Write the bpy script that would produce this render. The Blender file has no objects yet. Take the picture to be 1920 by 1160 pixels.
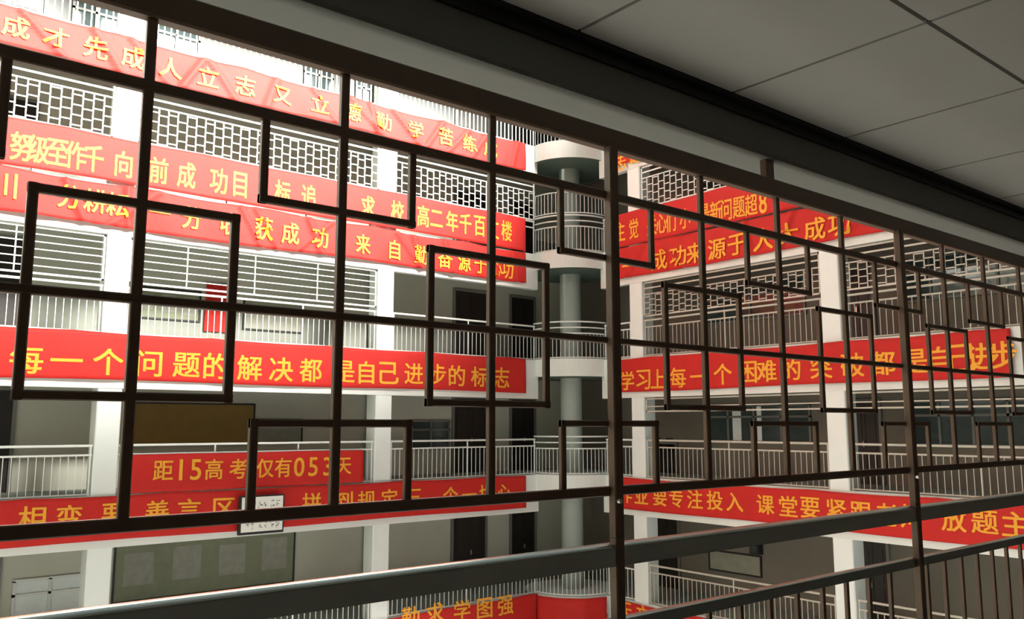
import bpy, bmesh, math, random
from mathutils import Vector, Matrix
random.seed(7)
C = bpy.context.scene.collection
S = bpy.context.scene

# ------------------------------------------------------------------ camera
F_PX = 1590.0
PITCH = math.atan(215 / F_PX)
HEAD = math.radians(50.9)
EYE = Vector((0, 0, 1.65))
FW = Vector((math.cos(HEAD) * math.cos(PITCH), math.sin(HEAD) * math.cos(PITCH), math.sin(PITCH)))
RT = Vector((math.sin(HEAD), -math.cos(HEAD), 0))
UP = RT.cross(FW)
cd = bpy.data.cameras.new('camera')
cam = bpy.data.objects.new('camera', cd)
C.objects.link(cam)
cd.sensor_fit = 'HORIZONTAL'; cd.sensor_width = 36.0
cd.lens = 36.0 * F_PX / 1920
cd.clip_start = 0.05; cd.clip_end = 200
cam.matrix_world = Matrix(((RT.x, UP.x, -FW.x, EYE.x), (RT.y, UP.y, -FW.y, EYE.y), (RT.z, UP.z, -FW.z, EYE.z), (0, 0, 0, 1)))
S.camera = cam

# ------------------------------------------------------------------ sky, sun, exposure
w = bpy.data.worlds.new('sky'); S.world = w; w.use_nodes = True
bg = w.node_tree.nodes['Background']
bg.inputs[0].default_value = (0.93, 1.0, 0.97, 1); bg.inputs[1].default_value = 0.42
sd = bpy.data.lights.new('sun', 'SUN'); so = bpy.data.objects.new('sun', sd); C.objects.link(so)
SUN_TO = Vector((0.38, -1.0, 0.407)).normalized()
so.rotation_euler = SUN_TO.to_track_quat('Z', 'Y').to_euler()
so.location = (30, -30, 30)
sd.energy = 40.0; sd.angle = math.radians(30); sd.color = (1.0, 0.97, 0.88)
vs = S.view_settings
S.display_settings.display_device = 'sRGB'
vs.view_transform = 'Standard'; vs.look = 'None'; vs.gamma = 1.0; vs.use_curve_mapping = False
vs.exposure = 0.12

def PXL(x, y, Y):
    """where the sight line through photo point x,y meets the vertical plane at depth Y"""
    d = FW * F_PX + RT * (x - 960) - UP * (y - 580)
    return EYE + d * ((Y - EYE.y) / d.y)
def PXR(x, y, X):
    d = FW * F_PX + RT * (x - 960) - UP * (y - 580)
    return EYE + d * ((X - EYE.x) / d.x)

# ------------------------------------------------------------------ materials
def mat(name, col, rough=0.6, metal=0.0, var=0.08, scale=6.0, bump=0.0, bscale=40.0, detail=6):
    m = bpy.data.materials.new(name); m.use_nodes = True
    nt = m.node_tree; N = nt.nodes; L = nt.links
    b = N['Principled BSDF']
    b.inputs['Roughness'].default_value = rough; b.inputs['Metallic'].default_value = metal
    tc = N.new('ShaderNodeTexCoord'); no = N.new('ShaderNodeTexNoise')
    no.inputs['Scale'].default_value = scale; no.inputs['Detail'].default_value = detail
    L.new(tc.outputs['Object'], no.inputs['Vector'])
    mx = N.new('ShaderNodeMix'); mx.data_type = 'RGBA'
    mx.inputs[6].default_value = (*[c * (1 - var) for c in col], 1)
    mx.inputs[7].default_value = (*[min(1, c * (1 + var)) for c in col], 1)
    L.new(no.outputs['Fac'], mx.inputs[0]); L.new(mx.outputs[2], b.inputs['Base Color'])
    if bump:
        n2 = N.new('ShaderNodeTexNoise'); n2.inputs['Scale'].default_value = bscale; n2.inputs['Detail'].default_value = 4
        L.new(tc.outputs['Object'], n2.inputs['Vector'])
        bp = N.new('ShaderNodeBump'); bp.inputs['Strength'].default_value = bump; bp.inputs['Distance'].default_value = 0.02
        L.new(n2.outputs['Fac'], bp.inputs['Height']); L.new(bp.outputs['Normal'], b.inputs['Normal'])
    return m
M = {}
M['white'] = mat('white_paint', (0.80, 0.82, 0.79), 0.55, var=0.04)
M['column'] = mat('column_paint', (0.86, 0.89, 0.87), 0.5, var=0.04, scale=2.5)
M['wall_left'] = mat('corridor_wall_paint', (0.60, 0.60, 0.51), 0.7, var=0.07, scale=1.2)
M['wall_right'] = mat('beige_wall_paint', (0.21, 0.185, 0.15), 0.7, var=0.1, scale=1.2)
M['dim_wall_top'] = mat('dimmed_wall_dark_green', (0.045, 0.05, 0.046), 0.5, var=0.15)  # top gallery wall colour, darkened to offset the sun on it
M['dim_wall'] = mat('dimmed_wall_grey_green', (0.25, 0.26, 0.22), 0.6, var=0.1, scale=2)  # gallery wall colour, darkened to offset the sun
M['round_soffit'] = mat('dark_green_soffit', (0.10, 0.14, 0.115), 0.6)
M['round_column'] = mat('grey_column_paint', (0.42, 0.46, 0.42), 0.6, var=0.06)
M['soffit'] = mat('green_grey_soffit', (0.26, 0.29, 0.26), 0.7, var=0.08, scale=1.5)
M['floor'] = mat('grey_floor', (0.27, 0.31, 0.32), 0.45, var=0.1, scale=2)
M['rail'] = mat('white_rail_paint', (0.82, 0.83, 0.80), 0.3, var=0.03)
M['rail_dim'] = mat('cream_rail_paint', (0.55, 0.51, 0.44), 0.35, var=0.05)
M['red'] = mat('red_cloth', (0.60, 0.014, 0.009), 0.75, var=0.12, scale=3, bump=0.35, bscale=9)
M['yellow'] = mat('yellow_lettering', (0.95, 0.42, 0.03), 0.7, var=0.08, scale=5)
M['bar'] = mat('brown_bar_paint', (0.13, 0.08, 0.052), 0.4, var=0.15, scale=9)
M['hand'] = mat('brushed_dark_steel', (0.38, 0.44, 0.42), 0.22, metal=1.0, var=0.12, scale=4)
M['beam'] = mat('beam_plaster', (0.17, 0.175, 0.16), 0.8, var=0.08, scale=2)
M['corridor_wall'] = mat('corridor_dado_paint', (0.13, 0.15, 0.14), 0.6)
M['corridor_floor'] = mat('dark_corridor_tiles', (0.12, 0.125, 0.12), 0.4)
M['panel'] = mat('ceiling_panel', (0.50, 0.49, 0.46), 0.8, var=0.05, scale=3)
M['slab'] = mat('bare_concrete', (0.18, 0.18, 0.17), 0.9, var=0.1)
M['door'] = mat('dark_door', (0.022, 0.016, 0.013), 0.45, var=0.2)
M['frame'] = mat('door_frame', (0.20, 0.20, 0.18), 0.5)
M['brown'] = mat('brown_board', (0.32, 0.20, 0.05), 0.6, var=0.2, scale=3)
M['green'] = mat('green_board', (0.24, 0.26, 0.17), 0.6, var=0.2, scale=4)
M['grey'] = mat('grey_board', (0.33, 0.33, 0.27), 0.6, var=0.25, scale=5)
M['black'] = mat('black_trim', (0.012, 0.012, 0.012), 0.5)
M['pane'] = mat('window_pane', (0.05, 0.07, 0.07), 0.08, var=0.2)
M['pale_pane_glint'] = mat('pale_pane_and_glint', (0.85, 0.9, 0.9), 0.6)  # pale window pane, also the painted glints in the right window
M['paper'] = mat('white_plate', (0.88, 0.87, 0.82), 0.4, var=0.03)
M['ink'] = mat('grey_ink', (0.20, 0.20, 0.19), 0.6)
M['ground'] = mat('courtyard_paving', (0.30, 0.31, 0.30), 0.8, var=0.15)
M['steel'] = mat('steel_bolt', (0.75, 0.75, 0.72), 0.25, metal=0.6)

# ------------------------------------------------------------------ mesh helpers
class MB:
    def __init__(s): s.v = []; s.f = []; s.smooth = set()
    def box(s, x0, x1, y0, y1, z0, z1):
        n = len(s.v)
        for z in (z0, z1):
            s.v += [(x0, y0, z), (x1, y0, z), (x1, y1, z), (x0, y1, z)]
        s.f += [tuple(n + i for i in q) for q in ((0, 3, 2, 1), (4, 5, 6, 7), (0, 1, 5, 4), (1, 2, 6, 5), (2, 3, 7, 6), (3, 0, 4, 7))]
        return s
    def prism(s, prof, x0, x1, axis='x'):
        """closed profile of (a,z) swept along x (profile a=y) or along y (profile a=x) or z (profile = x,y)"""
        n = len(s.v); k = len(prof)
        for t in (x0, x1):
            for a, z in prof:
                s.v.append((t, a, z) if axis == 'x' else ((a, t, z) if axis == 'y' else (a, z, t)))
        s.f += [(n + i, n + (i + 1) % k, n + k + (i + 1) % k, n + k + i) for i in range(k)]
        s.f += [tuple(n + i for i in range(k))[::-1], tuple(n + k + i for i in range(k))]
        return s
    def tube(s, p0, p1, r, k=10):
        p0 = Vector(p0); p1 = Vector(p1); d = (p1 - p0).normalized()
        a = d.orthogonal().normalized(); b = d.cross(a); n = len(s.v)
        for p in (p0, p1):
            for i in range(k):
                t = 2 * math.pi * i / k; q = p + (a * math.cos(t) + b * math.sin(t)) * r; s.v.append(tuple(q))
        s.f += [(n + i, n + (i + 1) % k, n + k + (i + 1) % k, n + k + i) for i in range(k)]
        s.f += [tuple(n + i for i in range(k))[::-1], tuple(n + k + i for i in range(k))]
        return s
    def arc(s, c, r, a0, a1, z, rr, seg=28, k=6):
        n = len(s.v)
        for j in range(seg + 1):
            a = a0 + (a1 - a0) * j / seg
            for i in range(k):
                t = 2 * math.pi * i / k; R = r + rr * math.cos(t)
                s.v.append((c[0] + R * math.cos(a), c[1] + R * math.sin(a), z + rr * math.sin(t)))
        for j in range(seg):
            for i in range(k):
                s.f.append((n + j * k + i, n + j * k + (i + 1) % k, n + (j + 1) * k + (i + 1) % k, n + (j + 1) * k + i))
        s.f += [tuple(n + i for i in range(k)), tuple(n + seg * k + i for i in range(k))[::-1]]
        return s
    def mesh(s, name, m):
        me = bpy.data.meshes.new(name); me.from_pydata(s.v, [], s.f); me.materials.append(m)
        bm = bmesh.new(); bm.from_mesh(me); bmesh.ops.recalc_face_normals(bm, faces=bm.faces); bm.to_mesh(me); bm.free()
        return me
    def build(s, name, m, parent=None):
        return link(name, s.mesh(name, m), parent)
def link(name, me, parent=None, loc=None):
    o = bpy.data.objects.new(name, me); C.objects.link(o)
    if parent: o.parent = parent
    if loc: o.location = loc
    return o
def chamfer(w, h, c):
    """profile of a bar w wide, h tall with chamfered edges, centred"""
    a, b = w / 2, h / 2
    return [(-a + c, -b), (a - c, -b), (a, -b + c), (a, b - c), (a - c, b), (-a + c, b), (-a, b - c), (-a, -b + c)]
def dome(y, z, w, h, r):
    """profile of a rail with a gently rounded top"""
    p = [(y - w / 2, z), (y + w / 2, z)]
    for i in range(13):
        t = math.pi * i / 12
        p.append((y + w / 2 * math.cos(t), z + h - r + r * math.sin(t)))
    return p
def tag(o, label, cat, group=None):
    o['label'] = label; o['category'] = cat
    if group: o['group'] = group
    return o
def thing(name, label, cat, loc=(0, 0, 0), group=None):
    o = bpy.data.objects.new(name, None); C.objects.link(o); o.empty_display_size = 0.2
    o.location = loc
    return tag(o, label, cat, group)
def struct(o):
    o['kind'] = 'structure'; return o

LY, RX, DEPTH = 20.0, 18.7, 2.4        # the two facades across the courtyard and the depth of their galleries
def side_box(mb, side, u0, u1, d0, d1, z0, z1):
    if side == 'L': mb.box(u0, u1, LY + d0, LY + d1, z0, z1)
    else: mb.box(RX + d0, RX + d1, u0, u1, z0, z1)
    return mb
FL = {0: -3.40, 1: 0.12, 2: 3.62, 3: 6.98, 4: 10.5, 5: 14.0}
BB = {0: -4.55, 1: -0.98, 2: 2.43, 3: 5.85, 4: 9.40, 5: 12.9}
CORNER = (RX, LY); RAD = 1.5

# ------------------------------------------------------------------ structure across the courtyard
struct(MB().box(-8, 21.2, 2.9, 22.6, -7.2, -7.0).build('floor_courtyard', M['ground']))
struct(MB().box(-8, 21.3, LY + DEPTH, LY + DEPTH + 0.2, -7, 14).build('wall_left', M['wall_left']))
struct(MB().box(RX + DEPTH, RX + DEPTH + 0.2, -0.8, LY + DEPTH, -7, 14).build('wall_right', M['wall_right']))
struct(MB().box(-8.3, -8, -0.8, LY + DEPTH + 0.2, -7, 14).build('wall_sky_block', M['wall_left']))  # unseen end wall, added to keep sky light off the right facade
tn = 0
for k in range(6):
    tn += 1
    struct(side_box(MB(), 'L', -8, 17.3, 0, 0.2, BB[k], FL[k]).build('trim_%d' % tn, M['white']))
    tn += 1
    struct(side_box(MB(), 'R', 3.06, 18.6, 0, 0.2, BB[k], FL[k]).build('trim_%d' % tn, M['white']))
    struct(side_box(MB(), 'L', -8, 21.1, 0.2, DEPTH, FL[k] - 0.16, FL[k]).build('floor_left_gallery', M['soffit']))
    struct(side_box(MB(), 'R', 3.06, LY + 0.2, 0.2, DEPTH, FL[k] - 0.16, FL[k]).build('floor_right_gallery', M['soffit']))
    # the round corner balcony
    n = 64
    ring = [(CORNER[0] + RAD * math.cos(2 * math.pi * i / n), CORNER[1] + RAD * math.sin(2 * math.pi * i / n)) for i in range(n)]
    disc = MB().prism(ring, FL[k] - 0.52, FL[k] + 0.02, 'z')
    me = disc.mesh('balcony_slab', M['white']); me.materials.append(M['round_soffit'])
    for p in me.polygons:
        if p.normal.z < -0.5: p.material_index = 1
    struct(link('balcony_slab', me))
for x in (-1.95, 4.93, 11.82):
    struct(MB().prism([(x + a, LY + 0.27 + b) for a, b in chamfer(0.5, 0.5, 0.02)], -7, 13, 'z').build('column', M['column']))
for y in (17.17, 10.87, 4.57):
    struct(MB().prism([(RX + 0.27 + a, y + b) for a, b in chamfer(0.5, 0.5, 0.02)], -7, 13, 'z').build('column', M['column']))
cm = MB().tube((CORNER[0], CORNER[1], -7), (CORNER[0], CORNER[1], 13.5), 0.34, 40)
co = cm.build('column', M['round_column']); struct(co)
for p in co.data.polygons: p.use_smooth = len(p.vertices) == 4

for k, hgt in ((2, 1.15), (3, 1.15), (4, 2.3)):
    struct(side_box(MB(), 'L', -8, 21.05, DEPTH - 0.015, DEPTH, FL[k], FL[k] + hgt).build('wall_left_dimmer', M['dim_wall_top' if k == 4 else 'dim_wall']))  # added panels, coloured darker so the sunlit gallery walls do not wash out
# doors and windows in the gallery back walls
dn = wn = 0
def door(side, u0, u1, z0, z1):
    global dn; dn += 1
    e = MB(); d = DEPTH
    side_box(e, side, u0 - 0.08, u0, d - 0.07, d + 0.0, z0, z1 + 0.08)
    side_box(e, side, u1, u1 + 0.08, d - 0.07, d, z0, z1 + 0.08)
    side_box(e, side, u0, u1, d - 0.07, d, z1, z1 + 0.08)
    o = struct(e.build('door_%d' % dn, M['frame']))
    l = MB(); mid = (u0 + u1) / 2
    for a, b in ((u0, mid - 0.006), (mid + 0.006, u1)):
        side_box(l, side, a, b, d - 0.03, d - 0.002, z0, z1)
        for za, zb in ((z0 + 0.2, z0 + 0.95), (z0 + 1.1, z1 - 0.2)):
            side_box(l, side, a + 0.1, b - 0.1, d - 0.045, d - 0.03, za, zb)
    l.build('door_leaf', M['door'], o)
    h = side_box(MB(), side, mid + 0.03, mid + 0.06, d - 0.09, d - 0.045, z0 + 0.95, z0 + 1.1)
    h.build('door_handle', M['steel'], o)
def window(side, u0, u1, z0, z1, nx, pane='pane', pale_pane_glint=None):
    global wn; wn += 1
    e = MB(); d = DEPTH
    for i in range(nx + 1):
        u = u0 + (u1 - u0) * i / nx
        side_box(e, side, u - 0.03, u + 0.03, d - 0.07, d, z0, z1)
    for z in (z0, z0 + (z1 - z0) * 0.68, z1):
        side_box(e, side, u0 - 0.03, u1 + 0.03, d - 0.07, d, z - 0.03, z + 0.03)
    o = struct(e.build('window_%d' % wn, M['frame' if pane == 'pane' else 'white']))
    side_box(MB(), side, u0, u1, d - 0.03, d - 0.002, z0, z1).build('pane', M[pane], o)
    if pale_pane_glint:
        for a, b in pale_pane_glint:
            side_box(MB(), side, a, b, d - 0.045, d - 0.031, z0 + 0.02, z1 - 0.04).build('pale_pane_glint', M['pale_pane_glint'], o)  # pale strips stand in for bright reflections in the window
for k in range(5):
    door('L', 15.79, 17.05, FL[k], FL[k] + 2.35)
    door('L', 18.15, 19.15, FL[k], FL[k] + 2.35)
    door('R', 11.05, 11.8, FL[k], FL[k] + 2.1)
    if k: door('L', 2.1, 3.45, FL[k], FL[k] + 2.3)
    if k in (0, 1): door('R', 17.75, 18.7, FL[k], FL[k] + (0.9 if k == 1 else 2.1))
door('L', 2.3, 3.4, FL[0], FL[0] + 2.3)
window('R', 13.0, 16.6, 1.15, 2.2, 4, 'pane', [(15.25, 15.55), (14.55, 14.7)])
window('R', 7.2, 10.3, 1.15, 2.2, 4)
window('R', 13.0, 16.6, 4.7, 5.75, 4)
window('R', 7.2, 10.3, 4.7, 5.75, 4)
window('R', 13.0, 16.6, 8.1, 9.2, 4)
window('L', 3.75, 5.2, -2.85, -1.85, 2, 'pale_pane_glint')
window('L', 14.2, 15.6, 0.9, 1.75, 2)
for a, b_ in ((4.1, 5.15), (6.0, 7.2), (10.3, 11.2), (12.0, 12.5)): window('L', a, b_, 11.0, 12.4, 2)

# ------------------------------------------------------------------ our own corridor: floor, walls, beam, panel ceiling
struct(MB().box(-8, 21.1, -0.8, 3.05, -0.25, 0).build('floor', M['corridor_floor']))
struct(MB().box(-8, 21.1, -1.0, -0.8, -0.25, 3.7).build('wall_back', M['corridor_wall']))
bp = [(2.765, 3.215), (2.78, 3.2), (3.05, 3.2), (3.05, 13.6), (2.765, 13.6)]
struct(MB().prism(bp, -8, 21.1, 'x').build('beam_and_sun_block', M['beam']))  # visible beam below; unseen wall above it, height set to block the sun
struct(MB().box(-8, 21.1, -1.0, 2.765, 3.56, 3.75).build('ceiling_slab', M['slab']))
ce = MB()
xs = [2.58 + 1.165 * k for k in range(-9, 17)]
ys = [-0.79, 0.575, 1.627, 2.685]
for i in range(len(xs) - 1):
    for j in range(3):
        g = 0.011
        ce.box(xs[i] + g, xs[i + 1] - g, ys[j] + g, ys[j + 1] - (g if j < 2 else 0), 3.45, 3.475)
cp = struct(ce.build('ceiling', M['panel']))
cr = MB()
for y in (0.575, 1.627): cr.box(-8, 21.1, y - 0.02, y + 0.02, 3.477, 3.50)
cr.build('ceiling_runner', M['black'], cp)
tn += 1
struct(MB().box(-8, 21.1, 2.688, 2.766, 3.44, 3.47).box(-8, 21.1, 2.745, 2.766, 3.385, 3.44).build('trim_%d' % tn, M['black']))  # black strips stand in for the shaded gap between ceiling and beam

# ------------------------------------------------------------------ near lattice (one welded thing)
LATY = 2.83
def bar_x(mb, x0, x1, z, w, h): mb.prism([(LATY + a, z + b) for a, b in chamfer(w, h, 0.004)], x0, x1, 'x')
def bar_z(mb, x, z0, z1, w, d=None): mb.prism([(x + a, LATY + b) for a, b in chamfer(w, d or w, 0.004)], z0, z1, 'z')
H1, H2, H3 = 2.752, 2.045, 1.343
VX = [0.04 + 0.715 * i for i in range(-2, 16)]
lat = thing('window_lattice', 'dark brown steel lattice of overlapping squares standing on the near handrail, under the beam', 'lattice', (5.0, LATY, H3))
def part(mb, name, m, root):
    o = mb.build(name, m, root)
    o.location = -root.location
    return o
mb = MB(); mb.prism([(LATY + a, 3.038 + b) for a, b in chamfer(0.06, 0.105, 0.008)], -6, 18.4, 'x'); part(mb, 'top_tube', M['bar'], lat)
for z, h in ((H1, 0.042), (H2, 0.03), (H3, 0.044)):
    mb = MB(); bar_x(mb, -6, 18.4, z, 0.032, h); part(mb, 'crossbar', M['bar'], lat)
for i, x in enumerate(VX):
    n = i - 2
    if n % 4 == 0: continue
    mb = MB(); bar_z(mb, x, H3, 2.99, 0.034, 0.028); part(mb, 'upright', M['bar'], lat)
r = 0.31
for i, x in enumerate(VX):
    n = i - 2; t = 0.03
    if n % 2:
        mb = MB()
        for sx in (-1, 1): bar_z(mb, x + sx * r, H2 - r - t / 2, H2 + r + t / 2, t, 0.026)
        for sz in (-1, 1): bar_x(mb, x - r - t / 2, x + r + t / 2, H2 + sz * r, 0.025, t)
        part(mb, 'square', M['bar'], lat)
    else:
        mb = MB()
        for sx in (-1, 1): bar_z(mb, x + sx * r, H1 - r - t / 2, H1, t, 0.026)
        bar_x(mb, x - r - t / 2, x + r + t / 2, H1 - r, 0.025, t)
        part(mb, 'half_square', M['bar'], lat)
        mb = MB()
        for sx in (-1, 1): bar_z(mb, x + sx * r, H3, H3 + r + t / 2, t, 0.026)
        bar_x(mb, x - r - t / 2, x + r + t / 2, H3 + r, 0.025, t)
        part(mb, 'half_square', M['bar'], lat)
for x in (-1.45, 4.25, 9.95, 15.6):
    mb = MB(); mb.prism([(x + a, LATY + b) for a, b in chamfer(0.075, 0.05, 0.004)], 3.088, 3.205, 'z'); part(mb, 'hanger', M['bar'], lat)

# near balustrade
bal = thing('balustrade', 'dark green corridor balustrade with a broad handrail and square posts under the lattice', 'railing', (5.0, LATY, 0))
mb = MB(); mb.prism(dome(LATY, 1.01, 0.09, 0.1, 0.022), -6, 18.4, 'x'); part(mb, 'handrail', M['hand'], bal)
mb = MB(); mb.prism(dome(LATY, 0.715, 0.06, 0.06, 0.011), -6, 18.4, 'x'); part(mb, 'lower_rail', M['hand'], bal)
mb = MB(); mb.prism([(LATY + a, 0.12 + b) for a, b in chamfer(0.06, 0.05, 0.008)], -6, 18.4, 'x'); part(mb, 'bottom_rail', M['hand'], bal)
for i, x in enumerate(VX):
    n = i - 2
    if n % 4 == 0:
        mb = MB(); mb.prism([(x + a, LATY - 0.027 + b) for a, b in chamfer(0.056, 0.05, 0.006)], 1.136, 2.99, 'z')
        p = part(mb, 'post', M['bar'], lat)
        mb = MB(); mb.prism([(x + a, LATY - 0.027 + b) for a, b in chamfer(0.056, 0.05, 0.006)], 0, 1.134, 'z')
        part(mb, 'post', M['bar'], bal)
        b = MB().tube((x - 0.012, LATY - 0.052, 1.30), (x - 0.012, LATY - 0.07, 1.30), 0.011, 8)
        b.build('bolt', M['steel'], p)
bm_ = MB().prism(chamfer(0.026, 0.026, 0.004), 0.14, 0.72, 'z').mesh('baluster', M['bar'])
for i in range(len(VX) - 1):
    n = i - 2
    if n % 4 == 0 and n >= 0 and n < 12:
        for k in range(10):
            link('baluster', bm_, bal, (VX[i] + 0.16 + 0.262 * k - 5.0, 0, 0))

# white sign box on the far facade
A = PXL(447, 930, LY - 0.2); B = PXL(528, 996, LY - 0.2)
sx, sz = (B.x - A.x) / 2, (A.z - B.z)
pl = thing('sign_box', 'small white sign box with a dark edge hung over the banner below the countdown banner', 'sign', ((A.x + B.x) / 2, LY - 0.28, B.z))
MB().box(-sx, sx, -0.02, 0.08, 0, sz).build('case', M['black'], pl)
MB().box(-sx + 0.05, sx - 0.04, -0.035, -0.0205, 0.06, sz - 0.03).build('face', M['paper'], pl)
ink = MB(); rg = random.Random(3)
for zc in (sz * 0.24, sz * 0.78):
    x = -sx + 0.14
    while x < sx - 0.16:
        for q in range(5):
            a = x + rg.random() * 0.08; b = zc + (rg.random() - 0.5) * 0.16
            if rg.random() < 0.5: ink.box(a, a + 0.05, -0.038, -0.0352, b, b + 0.018)
            else: ink.box(a, a + 0.012, -0.038, -0.0352, b - 0.03, b + 0.03)
        x += 0.15
ink.build('print', M['ink'], pl)

# ------------------------------------------------------------------ gallery railings
FLOORNAME = {0: 'lowest', 1: 'lower', 2: 'middle', 3: 'upper', 4: 'uppermost'}
BAYNAME = {('L', 0): 'left of the first white column', ('L', 1): 'between the two left columns', ('L', 2): 'between second left column and round corner',
           ('R', 0): 'between round corner and nearest right column', ('R', 1): 'between the two right columns', ('R', 2): 'beyond the farthest right column'}
BAYS = {'L': [(-1.68, 4.66), (5.20, 11.55), (12.09, 17.25)], 'R': [(17.44, 18.55), (11.14, 16.90), (4.84, 10.60)]}
RD = 0.10
bal_mesh = {}
for k in range(5):
    bal_mesh[k] = MB().prism(chamfer(*((0.027, 0.027, 0.003) if k == 4 else (0.016, 0.016, 0.002))), 0.03, 0.86, 'z')
balt = bal_mesh[4].mesh('baluster', M['rail']); balw = bal_mesh[0].mesh('baluster', M['rail']); bald = bal_mesh[1].mesh('baluster', M['rail_dim'])
for side in 'LR':
    for k in range(5):
        for bi, (u0, u1) in enumerate(BAYS[side]):
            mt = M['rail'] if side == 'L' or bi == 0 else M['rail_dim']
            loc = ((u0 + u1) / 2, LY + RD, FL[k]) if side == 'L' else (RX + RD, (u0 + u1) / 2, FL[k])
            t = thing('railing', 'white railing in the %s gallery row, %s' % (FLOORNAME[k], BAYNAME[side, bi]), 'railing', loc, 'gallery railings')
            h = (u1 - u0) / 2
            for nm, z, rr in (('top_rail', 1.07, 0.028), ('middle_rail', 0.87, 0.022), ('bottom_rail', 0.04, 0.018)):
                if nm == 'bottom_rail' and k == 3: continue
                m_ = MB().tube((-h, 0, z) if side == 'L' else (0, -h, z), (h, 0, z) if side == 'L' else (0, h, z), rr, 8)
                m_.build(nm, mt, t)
            npst = max(2, int(2 * h / 2.0) + 1)
            for q in range(npst):
                p = -h + 0.03 + (2 * h - 0.06) * q / (npst - 1)
                mp = MB().prism([((p if side == 'L' else 0) + a, (0 if side == 'L' else p) + b) for a, b in chamfer(0.035, 0.035, 0.004)], 0, 1.07, 'z')
                mp.build('post', mt, t)
            if k == 3: continue          # two banners hide all of these balusters
            n = int(2 * h / 0.15)
            for q in range(1, n):
                p = -h + 2 * h * q / n
                link('baluster', balt if k == 4 else balw if mt is M['rail'] else bald, t, (p, 0, 0) if side == 'L' else (0, p, 0))
A0, A1 = math.radians(172), math.radians(278)
ORD = {0: 'lowest', 1: 'second lowest', 2: 'middle', 3: 'second highest', 4: 'highest'}
for k in range(5):
    t = thing('balcony_railing', 'curved white railing on the %s round corner balcony' % ORD[k], 'railing', (CORNER[0], CORNER[1], FL[k]), 'round balcony railings')
    for nm, z, rr in (('top_rail', 1.16, 0.026), ('middle_rail', 0.98, 0.022), ('lower_rail', 0.80, 0.022), ('bottom_rail', 0.06, 0.02)):
        MB().arc((0, 0), 1.42, A0, A1, z, rr).build(nm, M['rail'], t)
    for q in range(21):
        a = A0 + (A1 - A0) * q / 20
        link('baluster', balw, t, (1.42 * math.cos(a), 1.42 * math.sin(a), 0)).scale = (1, 1, 0.94)

# ------------------------------------------------------------------ security grilles above the railings
def grille(side, bi, k, z0, z1, style, mt, what):
    u0, u1 = BAYS[side][bi]
    c = (u0 + u1) / 2; h = (u1 - u0) / 2
    loc = (c, LY + RD, z0) if side == 'L' else (RX + RD, c, z0)
    t = thing('window_grille', '%s in the %s gallery row, %s' % (what, FLOORNAME[k], BAYNAME[side, bi]), 'grille', loc, 'gallery window grilles')
    def bx(mb, a0, a1, z0_, z1_, th=0.012):
        if side == 'L': mb.box(a0, a1, -th, th, z0_, z1_)
        else: mb.box(-th, th, a0, a1, z0_, z1_)
    H = z1 - z0; b = 0.013
    fr = MB()
    for a in (-h, h - 0.04): bx(fr, a, a + 0.04, 0, H, 0.018)
    for z in (0, H - 0.04): bx(fr, -h, h, z, z + 0.04, 0.018)
    fr.build('frame', mt, t)
    mb = MB()
    if style == 'stagger':
        Hm = H - 0.36
        bx(mb, -h, h, Hm - 0.015, Hm + 0.015); bx(mb, -h, h, H - 0.20, H - 0.16)
        n = int(2 * h / 0.215); cw = 2 * h / n
        for i in range(n + 1):
            u = -h + cw * i
            bx(mb, u - b, u + b, 0, Hm)
            if i < n:
                rows = 4; rh = Hm / rows
                for j in range(rows + 1):
                    z = rh * (j + (0.5 if i % 2 else 0.0) + (0.25 if i % 3 == 2 else 0))
                    if 0 < z < Hm: bx(mb, u, u + cw, z - b * 0.9, z + b * 0.9)
    elif style == 'bars':
        for z in (0.18, 0.36, 0.54, 0.70, 0.86):
            bx(mb, -h, h, z - 0.011, z + 0.011)
        for u in (-h * 0.6, -h * 0.08, h * 0.45):
            bx(mb, u - b, u + b, 0, H)
    elif style == 'low':
        for z in (0.16,): bx(mb, -h, h, z - 0.014, z + 0.014)
    mb.build('bars', mt, t)
for bi in range(3): grille('L', bi, 3, 8.09, 9.38, 'stagger', M['rail'], 'white lattice grille')
for bi in (0, 1): grille('L', bi, 2, 4.80, 5.83, 'bars', M['rail'], 'white grille of level bars')
grille('R', 1, 3, 8.09, 9.38, 'stagger', M['rail'], 'white lattice grille'); grille('R', 2, 3, 8.09, 9.38, 'stagger', M['rail'], 'white lattice grille')
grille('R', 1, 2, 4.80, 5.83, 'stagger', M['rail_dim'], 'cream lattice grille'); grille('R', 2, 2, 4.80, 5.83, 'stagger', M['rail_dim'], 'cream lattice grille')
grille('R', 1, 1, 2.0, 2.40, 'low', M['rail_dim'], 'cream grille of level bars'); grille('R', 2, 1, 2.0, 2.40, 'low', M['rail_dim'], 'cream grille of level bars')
t = thing('window_grille', 'white upright bars over the curved railing of the second highest round balcony', 'grille', (CORNER[0], CORNER[1], 8.2))
MB().arc((0, 0), 1.42, A0, A1, 0.02, 0.018).arc((0, 0), 1.42, A0, A1, 0.68, 0.018).build('frame', M['rail'], t)
vb = MB().prism(chamfer(0.016, 0.016, 0.002), 0, 0.68, 'z').mesh('upright', M['rail'])
for q in range(21):
    a = A0 + (A1 - A0) * q / 20
    link('upright', vb, t, (1.42 * math.cos(a), 1.42 * math.sin(a), 0))

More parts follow.
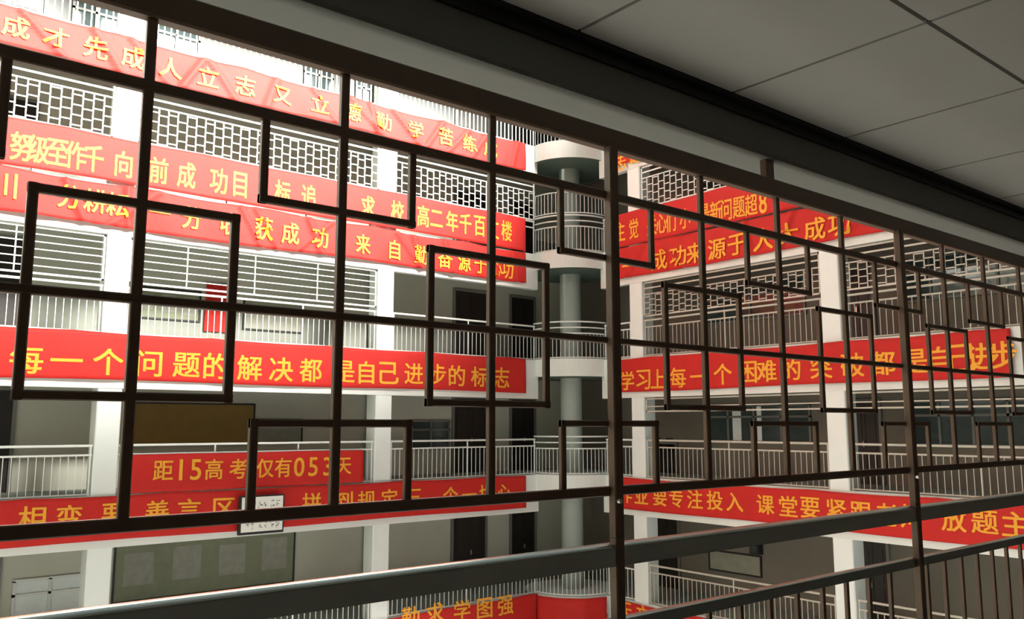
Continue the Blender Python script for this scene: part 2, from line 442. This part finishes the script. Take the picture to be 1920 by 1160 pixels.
# ------------------------------------------------------------------ banners
glyphs = {}
def glyph(ch, bold):
    """flat outline of one character as vertices and faces, centred, one unit tall"""
    if (ch, bold) in glyphs: return glyphs[ch, bold]
    c = bpy.data.curves.new('g', 'FONT'); c.body = ch; c.size = 1.0; c.extrude = 0.0; c.resolution_u = 3
    c.fill_mode = 'FRONT'
    o = bpy.data.objects.new('g', c)
    C.objects.link(o); bpy.context.view_layer.update()
    me = bpy.data.meshes.new_from_object(o.evaluated_get(bpy.context.evaluated_depsgraph_get()))
    C.objects.unlink(o); bpy.data.objects.remove(o)
    vs_ = [v.co.copy() for v in me.vertices]; fs = [tuple(p.vertices) for p in me.polygons]
    bpy.data.meshes.remove(me)
    if vs_:
        x0 = min(v.x for v in vs_); x1 = max(v.x for v in vs_); y0 = min(v.y for v in vs_); y1 = max(v.y for v in vs_)
        s = 1.0 / max(y1 - y0, x1 - x0, 0.5)
        vs_ = [((v.x - (x0 + x1) / 2) * s, (v.y - (y0 + y1) / 2) * s) for v in vs_]
        # heavier strokes: the outline again, nudged both ways
        n0 = len(vs_); base = list(vs_); bf = list(fs)
        for q, (dx, dy) in enumerate(((bold, bold * 0.6), (-bold, -bold * 0.6), (bold, -bold * 0.6), (-bold, bold * 0.6))):
            vs_ += [(x + dx, y + dy) for x, y in base]; fs += [tuple(i + n0 * (q + 1) for i in f) for f in bf]
    glyphs[ch, bold] = (vs_, fs); return glyphs[ch, bold]
def banner(side, label, u0, u1, zb, zt, chars, amp=0.03, off=0.05, ph=0.0, hh=0.56, sag=0.03, ww=None, folds=0):
    """chars: (character, x in photo, y in photo) placed where the sight line meets the cloth"""
    L = side == 'L'
    n = 0.0
    fr = random.Random(int(ph * 100))
    fold = [(min(u0, u1) + abs(u1 - u0) * (i + fr.random()) / max(1, folds), fr.uniform(-1.3, 1.3), fr.uniform(0.06, 0.12)) for i in range(folds)]
    def rip(u, z):
        t = (zt - z) / (zt - zb)
        e = sum(0.07 * math.exp(-((u - c - k * (zt - z)) / s_) ** 2) for c, k, s_ in fold)
        return e + rip0(u, z, t)
    def rip0(u, z, t):
        a = math.sin(u * 1.7 + ph) * 0.5 + math.sin(u * 4.1 + z * 2.6 + ph * 2) * 0.28 + math.sin(u * 7.7 - z * 4.3 + ph) * 0.16
        return amp * (a + 0.9) * (0.35 + 0.65 * t)
    def zz(u, z):
        return z - sag * abs(math.sin((u - u0) * 1.05 + ph)) * (z - zb) / (zt - zb) - sag * 0.5 * math.sin(u * 0.8 + ph) * (zt - z) / (zt - zb)
    def P(u, z, e=0.0):
        d = -off - rip(u, z) - e; z2 = zz(u, z)
        return (u, LY + d, z2) if L else (RX + d, u, z2)
    nu = int(abs(u1 - u0) / (0.045 if folds else 0.09)); nz = 12
    base = Vector(P((u0 + u1) / 2, zb))
    b = MB()
    for j in range(nz + 1):
        for i in range(nu + 1):
            b.v.append(P(u0 + (u1 - u0) * i / nu, zb + (zt - zb) * j / nz))
    for j in range(nz):
        for i in range(nu):
            q = j * (nu + 1) + i; b.f.append((q, q + 1, q + nu + 2, q + nu + 1))
    me = bpy.data.meshes.new('banner'); me.from_pydata([tuple(Vector(v) - base) for v in b.v], [], b.f)
    me.materials.append(M['red'])
    for p in me.polygons: p.use_smooth = True
    root = thing('banner', label, 'banner', tuple(base), 'red slogan banners')
    o = link('cloth', me, root)
    sm = o.modifiers.new('thick', 'SOLIDIFY'); sm.thickness = 0.004; sm.offset = 0
    for it in chars:
        V = []; Fc = []
        ch, x, y = it[:3]; h = it[3] if len(it) > 3 else hh
        q = PXL(x, y, LY - off - amp) if L else PXR(x, y, RX - off - amp)
        uc = q.x if L else q.y; zc = q.z
        gv, gf = glyph(ch, 0.018); k = len(V)
        wf = ww or 1.0
        for gx, gy in gv:
            u = uc + (gx * h * wf if L else -gx * h * wf); z = zc + gy * h
            V.append(tuple(Vector(P(u, z, 0.03 if folds else 0.012)) - base))
        Fc += [tuple(k + i for i in f) for f in gf]
        me = bpy.data.meshes.new('character'); me.from_pydata(V, [], Fc); me.materials.append(M['yellow'])
        link('character', me, root)
    # tie cords at the top corners
    for u in (u0 + 0.03 * (1 if u1 > u0 else -1), u1 - 0.03 * (1 if u1 > u0 else -1)):
        a = Vector(P(u, zt)) - base
        e = Vector(((u, LY + 0.02, zt + 0.04) if L else (RX + 0.02, u, zt + 0.04))) - base
        MB().tube(a, e, 0.006, 5).build('tie_cord', M['rail'], root)
    return root
row = lambda s, xs, ys: [(c, x, y) for c, x, y in zip(s, xs, ys)]
def lin(xs, x0, y0, x1, y1): return [y0 + (y1 - y0) * (x - x0) / (x1 - x0) for x in xs]

xs = [50, 125, 203, 280, 350, 405, 468, 527, 583, 645, 687, 729, 776, 820, 857, 899, 940]
banner('L', 'long red banner on the left facade reading 每一个问题的解决都是自己进步的标志', -1.5, 16.75, 2.60, 3.66, row('每一个问题的解决都是自己进步的标志', xs, lin(xs, 50, 672, 940, 707)), ph=0.4, hh=0.60)
xs = [306, 339, 367, 401, 447, 497, 531, 561, 587, 614, 644]
banner('L', 'shorter red banner on a railing reading 距15高考仅有053天', 5.40, 11.2, 0.15, 0.99, row('距15高考仅有053天', xs, lin(xs, 306, 881, 648, 873)), amp=0.012, off=0.04, ph=2.0, hh=0.46, sag=0.01, ww=0.92)
xs = [60, 130, 215, 295, 355, 420, 500, 585, 645, 687, 730, 776, 845, 880, 912, 945]
banner('L', 'red banner under the countdown banner, half covered by the near lower crossbar', -1.5, 16.75, -0.82, 0.14, row('相变要善言区守拼到规定三个一切心', xs, lin(xs, 60, 972, 945, 922)), ph=1.1, hh=0.5)
xs = [40, 72, 108, 142, 175, 232, 298, 350, 410, 450, 530, 580, 690, 745, 794, 819, 848, 873, 899, 925, 950]
banner('L', 'upper red banner of the doubled pair on the left facade, below the white lattice grille', -1.5, 16.75, 7.02, 8.08, row('努级至作千向前成功目标追求校高二年千百丈楼', xs, lin(xs, 40, 274, 950, 432)), ph=0.9, hh=0.62, ww=0.66)
xs = [8, 100, 130, 178, 220, 300, 360, 430, 495, 545, 600, 680, 740, 790, 833, 870, 900, 930, 952]
banner('L', 'lower red banner of the doubled pair on the left facade, rumpled, along the beam', -1.5, 16.75, 6.0, 7.0, row('川一分耕耘一分收获成功来自勤奋源于心功', xs, lin(xs, 8, 347, 952, 503)), amp=0.06, folds=16, ph=2.2, sag=0.06, hh=0.56, ww=0.8)
xs = [30, 105, 180, 250, 320, 390, 460, 530, 600, 660, 720, 780, 835, 880, 920]
banner('L', 'highest red banner on the left facade, washed out by sun under the top railing', -1.5, 16.75, 9.58, 10.5, row('成才先成人立志又立德勤学苦练成', xs, lin(xs, 30, 50, 920, 277)), amp=0.055, folds=18, ph=3.0, sag=0.06, hh=0.5)
xs = [770, 816, 867, 909, 948]
banner('L', 'lowest red banner, wrapping past the round corner at the bottom of the photo', 8.0, 17.2, -4.45, -3.36, row('勤求学图强', xs, lin(xs, 770, 1155, 948, 1133)), ph=0.2)
# right facade
xs = [1176, 1206, 1234, 1271, 1310, 1355, 1402, 1437, 1483, 1540, 1598, 1655, 1714, 1762, 1805, 1840, 1880]
banner('R', 'long red banner on the right facade reading 学习上每一个困难', 18.15, 6.9, 2.60, 3.60, row('学习上每一个困难的突破都是自己进步', xs, lin(xs, 1176, 713, 1880, 664)), ph=1.7, hh=0.56, amp=0.025)
xs = [1173, 1202, 1237, 1268, 1303, 1340, 1377, 1435, 1478, 1519, 1568, 1614, 1661, 1708, 1788, 1846, 1904]
banner('R', 'red banner reading 作业要专注投入 课堂要紧跟 above the near handrail', 18.15, 4.9, -0.80, 0.10, row('作业要专注投入课堂要紧跟老师放题主', xs, lin(xs, 1173, 925, 1904, 981)), ph=0.6, hh=0.5, amp=0.025)
xs = [1163, 1188, 1222, 1240, 1258, 1285, 1320, 1342, 1362, 1385, 1408, 1430]
banner('R', 'upper red banner of the doubled pair on the right facade, under the white grille', 18.15, 9.0, 7.02, 8.06, row('主觉关心们小最新问题超8', xs, lin(xs, 1163, 433, 1430, 379)), ph=1.3, hh=0.6, amp=0.025, ww=0.62)
xs = [1181, 1236, 1272, 1304, 1345, 1383, 1431, 1478, 1528, 1575]
banner('R', 'lower red banner of the doubled pair on the right facade, reading 成功来源于', 18.15, 9.0, 6.02, 7.0, row('一成功来源于人大成功', xs, lin(xs, 1181, 497, 1575, 420)), folds=5, ph=2.6, hh=0.58, amp=0.03)
banner('R', 'highest red banner on the right facade, a short stretch beside the round corner balcony', 18.15, 9.5, 9.62, 10.5, row('志愿', [1163, 1192], [303, 290]), ph=0.3, hh=0.5)
banner('R', 'lowest red banner on the right facade, behind the near lower rail', 18.3, 6.0, -4.45, -3.42, row('天文', [1172, 1205], [1143, 1150]), ph=0.3, hh=0.5)

# a stretch of cloth over the lowest round balcony
b = MB(); n = 24
for j in range(7):
    for i in range(n + 1):
        a = math.radians(184) + math.radians(82) * i / n
        rr = RAD + 0.06 + 0.02 * math.sin(a * 14)
        b.v.append((rr * math.cos(a), rr * math.sin(a), -1.05 + 1.02 * j / 6))
for j in range(6):
    for i in range(n):
        q = j * (n + 1) + i; b.f.append((q, q + 1, q + n + 2, q + n + 1))
o = b.build('banner', M['red'])
o.location = (CORNER[0], CORNER[1], FL[0] + 0.02)
for p in o.data.polygons: p.use_smooth = True
o.modifiers.new('thick', 'SOLIDIFY').thickness = 0.004
tag(o, 'plain red cloth wrapped round the lowest corner balcony, at the bottom centre', 'banner', 'red slogan banners')

# ------------------------------------------------------------------ boards and fittings on the gallery walls
def board(side, u0, u1, z0, z1, face, label, name='notice_board', cat='board', fr='black', fw=0.04, sheets=0):
    c = (u0 + u1) / 2
    loc = (c, LY + DEPTH - 0.002, z0) if side == 'L' else (RX + DEPTH - 0.002, c, z0)
    t = thing(name, label, cat, loc)
    h = (u1 - u0) / 2; H = z1 - z0
    def bx(mb, a, b_, d0, d1, za, zb):
        if side == 'L': mb.box(a, b_, -d1, -d0, za, zb)
        else: mb.box(-d1, -d0, a, b_, za, zb)
    f = MB()
    bx(f, -h, h, 0, 0.05, 0, fw); bx(f, -h, h, 0, 0.05, H - fw, H); bx(f, -h, -h + fw, 0, 0.05, fw, H - fw); bx(f, h - fw, h, 0, 0.05, fw, H - fw)
    f.build('frame', M[fr], t)
    p = MB(); bx(p, -h + fw, h - fw, 0, 0.025, fw, H - fw); p.build('panel', M[face], t)
    rg = random.Random(int(abs(u0) * 100))
    for i in range(sheets):
        sw = 2 * h / sheets * 0.6; a = -h + 2 * h * (i + 0.2) / sheets
        sp = MB(); bx(sp, a, a + sw, 0.026, 0.029, H * (0.2 + 0.1 * rg.random()), H * (0.75 + 0.1 * rg.random())); sp.build('sheet', M['grey'], t)
    return t
board('L', 5.95, 7.6, 4.30, 5.12, 'green', 'olive green wall board behind the railing, left of the red hanging', sheets=3)
board('L', 8.75, 10.5, 4.20, 5.05, 'grey', 'grey wall board with a dark right edge behind the railing, right of the red hanging', sheets=4)
board('L', 6.07, 9.2, 1.10, 2.2, 'brown', 'large brown wall board above the countdown banner', sheets=0)
board('L', 9.25, 10.6, 1.10, 1.80, 'grey', 'lower olive grey board beside the large brown board')
board('L', 5.83, 10.49, -2.62, -1.12, 'green', 'long greenish wall board in the lowest gallery, right of the first column', sheets=4)
board('R', 14.74, 16.58, -2.65, -2.05, 'grey', 'low black framed notice board on the right wall of the lowest gallery', sheets=5)
# red hanging with a tied top
t = thing('wall_hanging', 'red cloth hanging on the wall behind the upper left railing', 'hanging', (8.1, LY + DEPTH - 0.03, 4.08))
b = MB()
for j in range(9):
    for i in range(13):
        u = -0.40 + 0.80 * i / 12
        b.v.append((u * (1 - 0.04 * j / 8), -0.03 - 0.02 * math.sin(i * 1.6), 1.28 * j / 8))
for j in range(8):
    for i in range(12):
        q = j * 13 + i; b.f.append((q, q + 1, q + 14, q + 13))
o = b.build('cloth', M['red'], t); o.modifiers.new('thick', 'SOLIDIFY').thickness = 0.004
MB().tube((-0.43, -0.03, 1.29), (0.43, -0.03, 1.29), 0.015, 8).build('rod', M['black'], t)
# downpipe and speaker box
o = MB()
for zb_ in range(-3, 14, 2): o.tube((12.68, LY + DEPTH - 0.13, zb_), (12.68, LY + DEPTH - 0.13, zb_ + 0.08), 0.10, 12)
o.tube((12.68, LY + DEPTH - 0.13, -7), (12.68, LY + DEPTH - 0.13, 13), 0.08, 12)
tag(o.build('drain_pipe', M['black']), 'dark drain pipe on the left back wall beside the second white column', 'pipe')
t = thing('loudspeaker', 'small black box loudspeaker on the right wall of the lowest gallery', 'speaker', (RX + DEPTH - 0.002, 14.85, -2.0))
MB().box(-0.2, 0, -0.16, 0.16, 0, 0.32).build('case', M['black'], t)
MB().tube((-0.2, 0, 0.16), (-0.212, 0, 0.16), 0.11, 20).build('cone', M['pane'], t)
